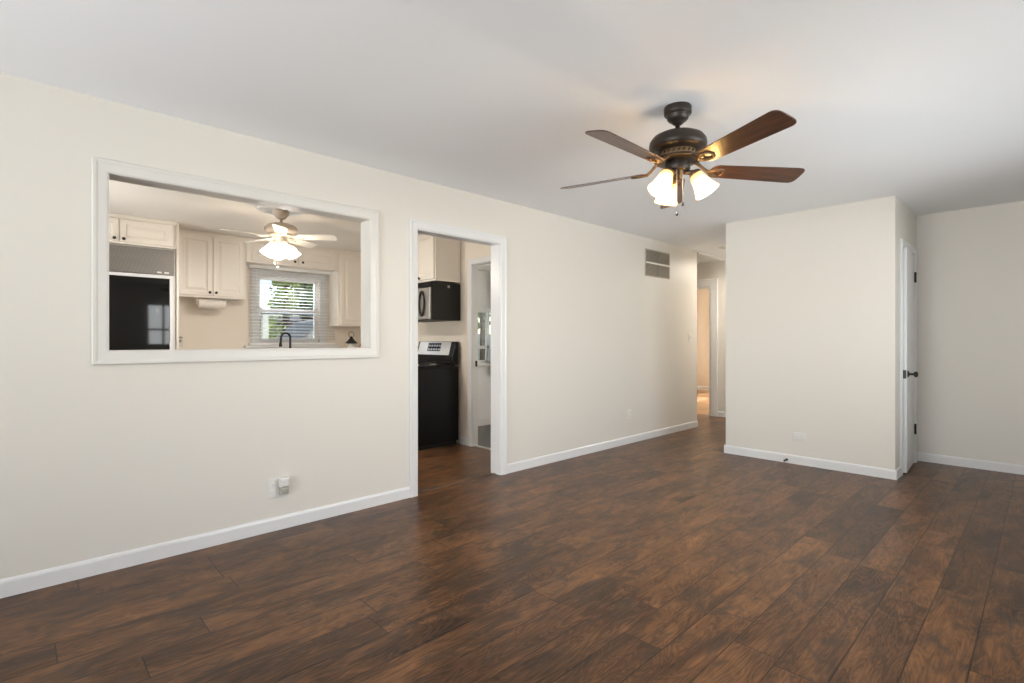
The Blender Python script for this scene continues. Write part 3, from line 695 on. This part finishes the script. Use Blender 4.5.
# built-in refrigerator
rf = thing('refrigerator', 'built-in black glass refrigerator with grey grille, left in the kitchen', 'refrigerator', (-3.3, .71, 0))
bm = BM(); box(bm, -3.645, -3.0, .226, 1.192, .09, 2.150); box(bm, -3.645, -3.07, .23, 1.19, 0, .09); obj('body', bm, mat('refrigerator_body_paint', (.80, .77, .72), .35), rf)
bm = BM(); molding(bm, PF, .262, 1.136, .125, 1.838, [(0, -.019), (0, .004), (.004, .006), (.030, .006), (.034, -.019)]); o = obj('door_frame', bm, mat('frame_white_metal', (.84, .84, .85), .25), rf); o['label'] = 'white metal surround'
for (y0, y1) in ((.264, .580), (.584, 1.134)):
    bm = BM(); stepped(bm, PF, y0, y1, .127, 1.836, [(0, -.018), (0, -.001), (.002, .001), (.03, .001), (.031, -.0005)]); d = obj('door', bm, BLKGLASS, rf)
    bm = BM(); prism(bm, [(y0+.002, .60), (y0+.010, .60), (y0+.010, 1.35), (y0+.002, 1.35)], .001, .006, PF); obj('pull_strip', bm, BLACK, d)
bm = BM(); stepped(bm, PF, .240, 1.176, 1.874, 2.138, [(0, -.02), (0, .0), (.004, .004)]); g = obj('grille', bm, GRILLEM, rf); g['label'] = 'grey patterned louvre grille'
for y in (1.045, 1.108):
    bm = BM(); stepped(bm, PF, y-.020, y+.020, 1.888, 1.905, [(0, .003), (0, .007), (.003, .009)]); obj('badge', bm, WHITE, g)
bm = BM(); box(bm, -3.645, -2.98, 1.1955, 1.2195, 0, TOP); tag(obj('end_panel', bm, CAB, None, .002), 'tall cream end panel on the right side of the refrigerator', 'panel')

# window blind
bl = thing('window_blind', 'white slatted blind with open slats over the kitchen window', 'blind', (KX+.045, 2.65, 1.15))
B0, B1 = 2.088, 3.222
bm = BM(); box(bm, KX+.020, KX+.075, B0, B1, 2.118, 2.148); obj('headrail', bm, BLIND, bl, .003)
bm = BM(); box(bm, KX+.074, KX+.082, B0-.004, B1+.004, 2.112, 2.150); obj('valance', bm, BLIND, bl, .002)
bm = BM(); z = 2.098; n = 0
while z > 1.185:
    for i in range(4):                                     # gently crowned slat
        a_ = -.025+.0125*i; b_ = a_+.0125; hz = lambda q: .003*(1-(q/.025)**2) - q*.20
        box_ = []
        for (q, dz) in ((a_, 0), (b_, 0), (b_, .0026), (a_, .0026)):
            box_.append((KX+.047+q, z+hz(q)+dz))
        lo = [bm.verts.new((x_, B0+.006, z_)) for x_, z_ in box_]; hi = [bm.verts.new((x_, B1-.006, z_)) for x_, z_ in box_]
        for k in range(4): bm.faces.new((lo[k], lo[(k+1) % 4], hi[(k+1) % 4], hi[k]))
        bm.faces.new(lo[::-1]); bm.faces.new(hi)
    z -= .0415
obj('slats', bm, BLIND, bl)
bm = BM(); box(bm, KX+.024, KX+.070, B0+.004, B1-.004, 1.140, 1.160); obj('bottom_rail', bm, BLIND, bl, .003)
for y in (2.24, 2.655, 3.07):
    bm = BM()
    for x_ in (KX+.021, KX+.073): tube(bm, [(x_, y, 2.11), (x_, y, 1.16)], .0011, 5)
    obj('ladder_cord', bm, BLIND, bl)
bm = BM(); tube(bm, [(KX+.085, 2.17, 2.10), (KX+.085, 2.172, 1.55)], .0035, 6); obj('tilt_wand', bm, BLIND, bl)

# paper towel under the double cabinet
ph = thing('paper_towel_holder', 'cream paper towel roll hung under the double-door cabinet', 'paper towel holder', (-3.40, 1.622, 1.60))
bm = BM(); lathe(bm, [(.018, -.14), (.052, -.14), (.054, -.13), (.054, .13), (.052, .14), (.018, .14)], (-3.40, 1.622, 1.620), (0, 1, 0), 28); obj('paper_roll', bm, PAPER, ph)
for y in (1.472, 1.772):
    bm = BM(); prism(bm, [(-3.425, 1.6895), (-3.375, 1.6895), (-3.38, 1.605), (-3.39, 1.598), (-3.41, 1.598), (-3.42, 1.605)], y-.004, y+.004, lambda a, b, t: (a, t, b)); obj('bracket', bm, WHITE, ph, .002)
bm = BM(); tube(bm, [(-3.40, 1.465, 1.620), (-3.40, 1.78, 1.620)], .010, 10); obj('rod', bm, WHITE, ph)

# outlet on the backsplash with small grey plugs
so = thing('wall_outlet', 'small outlet with grey plugs on the kitchen backsplash beside the refrigerator', 'outlet', (KX, 1.33, 1.2), 'wall outlets')
PK = PX(KX)
bm = BM(); stepped(bm, PK, 1.275, 1.390, 1.125, 1.245, [(0, 0), (0, .003), (.003, .006)]); obj('cover_plate', bm, mat('outlet_plate', (.72, .66, .58), .4), so)
for (a, b, w_, h_) in ((1.352, 1.232, .026, .010), (1.345, 1.190, .024, .016), (1.305, 1.150, .012, .018), (1.318, 1.205, .008, .010)):
    bm = BM(); stepped(bm, PK, a-w_, a+w_, b-h_, b+h_, [(0, .005), (0, .018), (.003, .022)]); obj('plug', bm, mat('plug_grey', (.30, .27, .24), .5), so)

# faucet: tall black gooseneck, spout towards the left
fc = thing('faucet', 'black gooseneck faucet in front of the kitchen window', 'faucet', (-3.45, 2.545, .908))
bm = BM(); lathe(bm, [(.030, 0), (.030, .006), (.020, .012), (.018, .12), (.016, .13)], (-3.45, 2.545, .908), (0, 0, 1), 20); obj('base', bm, BLACK, fc)
bm = BM(); c_ = (-3.45, 2.487, 1.232); pts = [(-3.45, 2.545, 1.03), (-3.45, 2.545, 1.15)] + arc(c_, .058, 0, 180, 16, 'yz') + [(-3.45, 2.426, 1.18), (-3.452, 2.424, 1.165)]; tube(bm, pts, .0135, 12); obj('spout', bm, BLACK, fc)
bm = BM(); lathe(bm, [(.013, 0), (.017, -.012), (.020, -.045), (.018, -.055)], (-3.452, 2.424, 1.170), (0, 0, 1), 18); obj('spray_head', bm, BLACK, fc)
bm = BM(); tube(bm, [(-3.45, 2.56, 1.00), (-3.45, 2.595, 1.02), (-3.45, 2.630, 1.06)], [.010, .007, .006], 10); obj('handle', bm, BLACK, fc)

# lantern and little jar in the corner of the worktop; they stand on a small riser shelf
rs = thing('counter_riser', 'small pale wooden riser on the worktop in the kitchen corner', 'riser', (-3.42, 3.40, .908))
bm = BM(); box(bm, -3.52, -3.30, 3.24, 3.62, 1.045, 1.065); obj('shelf', bm, CAB, rs, .003)
for y in (3.25, 3.59):
    bm = BM(); box(bm, -3.51, -3.31, y, y+.02, .908, 1.045); obj('side', bm, CAB, rs, .002)
ln = thing('lantern', 'small lantern with black cone lid and wire ring in the kitchen corner', 'lantern', (-3.40, 3.367, 1.065))
o_ = (-3.40, 3.367, 1.065)
bm = BM(); lathe(bm, [(.060, 0), (.066, .006), (.066, .072), (.058, .088), (.050, .090)], o_, seg=28); obj('glass_jar', bm, mat('milky_glass', (.72, .68, .62), .12), ln)
bm = BM(); lathe(bm, [(.086, .088), (.088, .094), (.050, .128), (.026, .158), (.014, .180), (.006, .190)], o_, seg=28); obj('lid', bm, BLACK, ln)
bm = BM(); tube(bm, arc((-3.40, 3.367, 1.065+.212), .040, -80, 260, 30, 'yz'), .0035, 8); obj('ring_handle', bm, BLACK, ln)
jr = thing('small_jar', 'tiny reddish jar with dark stopper right of the lantern', 'jar', (-3.38, 3.505, 1.065))
o_ = (-3.38, 3.505, 1.065)
bm = BM(); lathe(bm, [(.024, 0), (.030, .008), (.030, .045), (.020, .058), (.016, .062)], o_, seg=20); obj('body', bm, SCONE, jr)
bm = BM(); lathe(bm, [(.014, .060), (.018, .066), (.016, .080), (.010, .088), (.003, .092)], o_, seg=16); obj('stopper', bm, BLACK, jr)

# range
rg = thing('range', 'black freestanding range with silver backguard, seen through the doorway', 'range', (-1.71, 3.36, 0))
RX0, RX1 = -2.09, -1.332
bm = BM(); box(bm, RX0, RX1, 3.045, 3.655, .05, .895); obj('body', bm, BLKENAMEL, rg, .004)
bm = BM(); box(bm, RX0+.02, RX1-.02, 3.10, 3.64, 0, .05); obj('plinth', bm, BLACK, rg)
bm = BM(); box(bm, RX0-.002, RX1+.002, 3.025, 3.60, .895, .915); obj('cooktop', bm, BLKENAMEL, rg, .006)
PR = NY(3.045)
bm = BM(); stepped(bm, PR, RX0+.01, RX1-.01, .24, .78, [(0, .001), (0, .030), (.006, .036), (.06, .036), (.064, .034)]); dd = obj('oven_door', bm, BLKENAMEL, rg)
bm = BM(); stepped(bm, PR, RX0+.13, RX1-.13, .36, .62, [(0, .036), (.004, .038)]); obj('oven_window', bm, BLKGLASS, dd)
bm = BM(); tube(bm, [(RX0+.06, 3.01, .735), (RX0+.06, 2.975, .738), (RX0+.10, 2.965, .738), (RX1-.10, 2.965, .738), (RX1-.06, 2.975, .738), (RX1-.06, 3.01, .735)], .011, 10); obj('handle', bm, BLKENAMEL, dd)
bm = BM(); stepped(bm, PR, RX0+.01, RX1-.01, .06, .225, [(0, .001), (0, .028), (.006, .034)]); obj('drawer', bm, BLKENAMEL, rg)
bm = BM(); prism(bm, [(RX0, .795), (RX1, .795), (RX1, .893), (RX0, .893)], 0, .03, PR); fp = obj('front_panel', bm, BLKENAMEL, rg, .004)
for x in (-2.0, -1.86, -1.71, -1.56, -1.42):
    bm = BM(); lathe(bm, [(.022, .030), (.020, .052), (.012, .056)], (x, 3.045, .845), (0, -1, 0), 18); obj('knob', bm, BLACK, fp)
for (x0, x1) in ((-2.06, -1.73), (-1.69, -1.36)):                    # cast iron grates
    bm = BM()
    for y in (3.08, 3.32, 3.555): tube(bm, [(x0, y, .945), (x1, y, .945)], .007, 6)
    for x in (x0, (x0+x1)/2, x1): tube(bm, [(x, 3.08, .945), (x, 3.555, .945)], .007, 6)
    for x in (x0, x1):
        for y in (3.08, 3.555): tube(bm, [(x, y, .945), (x, y, .915)], .008, 6)
    obj('grate', bm, IRON, rg)
for x in (-1.895, -1.525):
    for y in (3.20, 3.44):
        bm = BM(); lathe(bm, [(.045, .914), (.045, .922), (.030, .928), (.006, .930)], (x, y, 0), (0, 0, 1), 20); obj('burner', bm, STEEL, rg)
side = [(3.575, .915), (3.655, .915), (3.655, 1.183), (3.622, 1.183), (3.575, 1.02)]
bm = BM()
prism(bm, side, RX0, RX1-.002, lambda a, b, t: (t, a, b)); bg = obj('backguard', bm, BLKENAMEL, rg, .004)
dsl = Vector((0, 3.622-3.575, 1.183-1.02)); nrm = Vector((0, -dsl.z, dsl.y)).normalized()
def PS(a, b, t): return tuple(Vector((a, 3.575, 1.02)) + dsl*b + nrm*t)     # sloped control face, b 0..1
bm = BM(); prism(bm, [(RX0+.035, .03), (RX1-.085, .03), (RX1-.085, .965), (RX0+.035, .965)], -.004, .004, PS); cp = obj('control_face', bm, STEEL, bg, .002); cp['label'] = 'silver control face'
bm = BM(); prism(bm, [(-1.86, .30), (-1.60, .30), (-1.60, .88), (-1.86, .88)], .004, .006, PS); obj('display', bm, BLKGLASS, cp)
for i in range(5):
    for j in range(2):
        a = -1.845+.052*i; b = .36+.26*j; bm = BM(); prism(bm, [(a, b), (a+.034, b), (a+.034, b+.12), (a, b+.12)], .006, .008, PS); obj('button', bm, GREYP, cp)

# microwave
mw = thing('microwave', 'black over-the-range microwave with silver door front', 'microwave', (-1.71, 3.48, 1.42))
MY = 3.285; PM = NY(MY)
bm = BM(); box(bm, RX0, RX1, MY, 3.685, 1.424, 1.845); obj('body', bm, mat('microwave_enamel', (.016, .015, .013), .45, spec=.25), mw, .004)
bm = BM(); stepped(bm, PM, RX0, RX1, 1.785, 1.845, [(0, .0005), (0, .014), (.004, .017)]); vs_ = obj('vent_strip', bm, BLKENAMEL, mw)
bm = BM(); stepped(bm, PM, RX0, RX1-.012, 1.432, 1.782, [(0, .0005), (0, .020), (.004, .024)]); dd = obj('door', bm, mat('grey_steel', (.46, .45, .42), .38, metal=.9), mw)
bm = BM(); stepped(bm, PM, RX0+.05, -1.66, 1.475, 1.745, [(0, .024), (.003, .026)]); obj('door_window', bm, BLKGLASS, dd)
lens = [(-1.485+.050*math.cos(t), 1.607+.135*math.copysign(abs(math.sin(t))**1.25, math.sin(t))) for t in [2*math.pi*i/32 for i in range(32)]]
bm = BM(); tube(bm, [PM(a, b, .034) for a, b in lens], .011, 8, closed=True); obj('handle', bm, BLACK, dd)
bm = BM(); box(bm, RX1-.001, RX1+.002, 3.50, 3.53, 1.79, 1.82); obj('side_tag', bm, GREYP, mw)

# ---------------------------------------------------------------- utility room curtain
bm = BM(); pts = []
n = 24
fr = [(UX+.075+.018*math.sin(i*1.9), 4.80+.36*i/n) for i in range(n+1)]
A = [bm.verts.new((x, y, .72)) for x, y in fr]; B = [bm.verts.new((x, y, 2.16)) for x, y in fr]
A2 = [bm.verts.new((x+.003, y, .72)) for x, y in fr]; B2 = [bm.verts.new((x+.003, y, 2.16)) for x, y in fr]
for i in range(n):
    bm.faces.new((A[i], A[i+1], B[i+1], B[i])); bm.faces.new((A2[i], B2[i], B2[i+1], A2[i+1]))
    bm.faces.new((A[i], A2[i], A2[i+1], A[i+1])); bm.faces.new((B[i], B[i+1], B2[i+1], B2[i]))
bm.faces.new((A[0], B[0], B2[0], A2[0])); bm.faces.new((A[n], A2[n], B2[n], B[n]))
cu = obj('curtain', bm, shade_mat('white_voile', (.92, .92, .90), .25, 0), None, smooth=True); tag(cu, 'white voile curtain hanging beside the utility room window', 'curtain')
bm = BM(); tube(bm, [(UX+.075, 4.50, 2.17), (UX+.075, 6.1, 2.17)], .009, 10)
for y in (4.52, 6.08): tube(bm, [(UX, y, 2.17), (UX+.08, y, 2.17)], .007, 8)
tag(obj('curtain_rod', bm, WHITE), 'white curtain rod above the utility room window', 'curtain rod')

# ---------------------------------------------------------------- outside
bm = BM(); box(bm, -40, 30, -30, 45, -.5, -.30); struct('ground', bm, GRASS, 'lawn round the house')
def leaf_cloud(bm, c, rx, ry, rz, n, size, rnd):
    for _ in range(n):
        while True:
            p = Vector((rnd.uniform(-1, 1), rnd.uniform(-1, 1), rnd.uniform(-1, 1)))
            if .25 < p.length < 1: break
        p = Vector((c[0]+p.x*rx, c[1]+p.y*ry, c[2]+p.z*rz))
        d = Vector((rnd.gauss(0, 1), rnd.gauss(0, 1), rnd.gauss(0, 1))).normalized(); e = d.orthogonal().normalized(); s = size*rnd.uniform(.6, 1.3)
        f = d.cross(e)*s*.28
        bm.faces.new([bm.verts.new(q) for q in (p-e*s*.5, p+f, p+e*s*.5, p-f)])
def tree(label, x, y, h, blobs, m, seed, size=.20, group='trees outside', k=1.0):
    rnd = random.Random(seed); t = thing('tree', label, 'tree', (x, y, -.30), group)
    bm = BM(); tube(bm, [(x, y, -.3), (x+.05, y, h*.35), (x-.03, y+.05, h*.7), (x, y, h)], [.14*k, .12*k, .08*k, .03*k], 10)
    for (bx, by, bz, r, n) in blobs: tube(bm, [(x, y, h*.35), ((x+bx)/2, (y+by)/2, (h*.35+bz)/2+.2), (bx, by, bz)], [.07*k, .05*k, .015*k], 7)
    obj('trunk', bm, BARK, t)
    bm = BM()
    for (bx, by, bz, r, n) in blobs: leaf_cloud(bm, (bx, by, bz), r, r, r*.85, n, size, rnd)
    o = obj('foliage', bm, m, t); o['kind'] = 'stuff'
tree('green leafy tree outside the kitchen window, right in the view', -13.0, 6.6, 4.4,
     [(-13.0, 6.5, 2.7, .95, 700), (-13.1, 7.3, 2.6, .8, 500), (-12.9, 6.1, 3.4, .7, 380), (-13.0, 6.9, 3.7, .9, 500)], LEAFG, 3, .24)
tree('yellow-green young tree between sky and the big tree outside the kitchen', -11.6, 5.45, 3.4,
     [(-11.6, 5.40, 2.3, .40, 200), (-11.6, 5.50, 2.95, .42, 200), (-11.6, 5.55, 3.5, .35, 120)], LEAFY, 4, .18)
tree('slim dark tree outside the utility room window', -6.0, 7.95, 4.6, [(-6.0, 7.95, 2.5, .7, 260), (-5.9, 8.3, 3.4, .8, 260)], LEAFG, 5, k=.35)
tree('second slim dark tree, farther from the utility room window', -8.2, 9.9, 4.6, [(-8.2, 9.9, 2.6, .7, 260), (-8.2, 9.6, 1.9, .5, 200)], LEAFG, 6, k=.4)
for (x, y, r, h_, lab) in ((-10.4, 4.75, .45, 1.75, 'yellow-green bush beyond the front of the parked car'), (-9.0, 3.0, .5, 1.3, 'low yellow-green bush left of the parked car'), (-7.4, 3.2, .40, 1.55, 'small yellow-green bush behind the left patio post')):
    t = thing('bush', lab, 'bush', (x, y, -.30), 'bushes outside')
    bm = BM(); rnd = random.Random(int(-x*10)); leaf_cloud(bm, (x, y, h_*.5-.05), r, r, h_*.5+.2, 520, .14, rnd); o = obj('foliage', bm, LEAFY, t); o['kind'] = 'stuff'
    bm = BM()
    for k in range(5): tube(bm, [(x+.05*math.cos(k*1.25), y+.05*math.sin(k*1.25), -.3), (x+.3*math.cos(k*1.25), y+.3*math.sin(k*1.25), .6)], .015, 6)
    obj('stems', bm, BARK, t)
# patio cover: posts, beam
pc = thing('patio_cover', 'dark-beamed patio cover with pale posts outside the kitchen window', 'patio cover', (-6.2, 3.5, -.3))
bm = BM(); box(bm, -6.26, -6.14, .8, 6.2, 1.66, 1.76); obj('beam', bm, BEAM, pc, .005)
for y in (3.13, .9, 6.1):
    bm = BM(); box(bm, -6.25, -6.15, y-.05, y+.05, -.3, 1.66); obj('post', bm, POST, pc, .005)
sh = thing('garden_shed', 'low grey garden shed with brown fascia beyond the patio', 'shed', (-17.0, 7.0, -.3))
bm = BM(); box(bm, -18.4, -16.0, 5.4, 8.2, -.3, 1.75); obj('wall', bm, STUCCO, sh)
bm = BM(); prism(bm, [(-18.7, 1.75), (-15.7, 1.75), (-15.7, 1.85), (-17.2, 2.15), (-18.7, 1.85)], 5.1, 8.5, lambda a, b, t: (a, t, b)); obj('roof', bm, SHINGLE, sh)
bm = BM(); box(bm, -15.70, -15.66, 5.1, 8.5, 1.70, 1.90); obj('fascia', bm, BROWNW, sh)
cr = thing('car', 'grey parked van-height car seen through the lower sash of the kitchen window', 'car', (-8.0, 5.0, -.3))
CY0 = 6.0
prof = [(-2.3, .35), (-2.35, .85), (-2.2, 1.10), (-2.0, 1.22), (-1.92, 1.34), (-1.35, 1.92), (-.9, 2.0), (1.6, 1.98), (2.15, 1.80), (2.3, 1.05), (2.3, .35)]
bm = BM(); prism(bm, [(CY0+a, b-.3) for a, b in prof], -8.9, -7.2, lambda a, b, t: (t, a, b)); obj('body', bm, CARP, cr, .06, seg=3)
bm = BM()
for x in (-7.195, -8.905):
    for poly in ([(-1.75, 1.30), (-1.28, 1.80), (-.55, 1.84), (-.55, 1.25)], [(-.45, 1.25), (-.45, 1.84), (.75, 1.84), (.75, 1.25)], [(.85, 1.25), (.85, 1.84), (1.75, 1.80), (2.0, 1.28)]): prism(bm, [(CY0+a, b-.3) for a, b in poly], x-.008, x+.008, lambda a, b, t: (t, a, b))
obj('side_glass', bm, CARG, cr)
bm = BM(); prism(bm, [(-1.90, 1.39), (-1.40, 1.90), (-1.41, 1.912), (-1.91, 1.402)], -8.75, -7.35, lambda a, b, t: (t, CY0+a, b-.3)); obj('windscreen', bm, CARG, cr)
for y in (-1.5, 1.5):
    for x in (-7.25, -8.85):
        bm = BM(); lathe(bm, [(.22, -.10), (.33, -.09), (.34, 0), (.33, .09), (.22, .10)], (x, CY0+y, .04), (1, 0, 0), 24); whl = obj('wheel', bm, TYRE, cr)
        bm = BM(); lathe(bm, [(.21, -.105), (.19, -.11), (.19, .11), (.21, .105)], (x, CY0+y, .04), (1, 0, 0), 20); obj('rim', bm, STEEL, whl)
bm = BM(); 
for i in range(60): box(bm, -21.05, -21.0, -6+.5*i, -6+.5*i+.5, -.3, 1.6)
tag(obj('fence', bm, STUCCO), 'pale board fence at the far side of the yard', 'fence')

for o in bpy.data.objects:
    if '_w' in o: del o['_w']
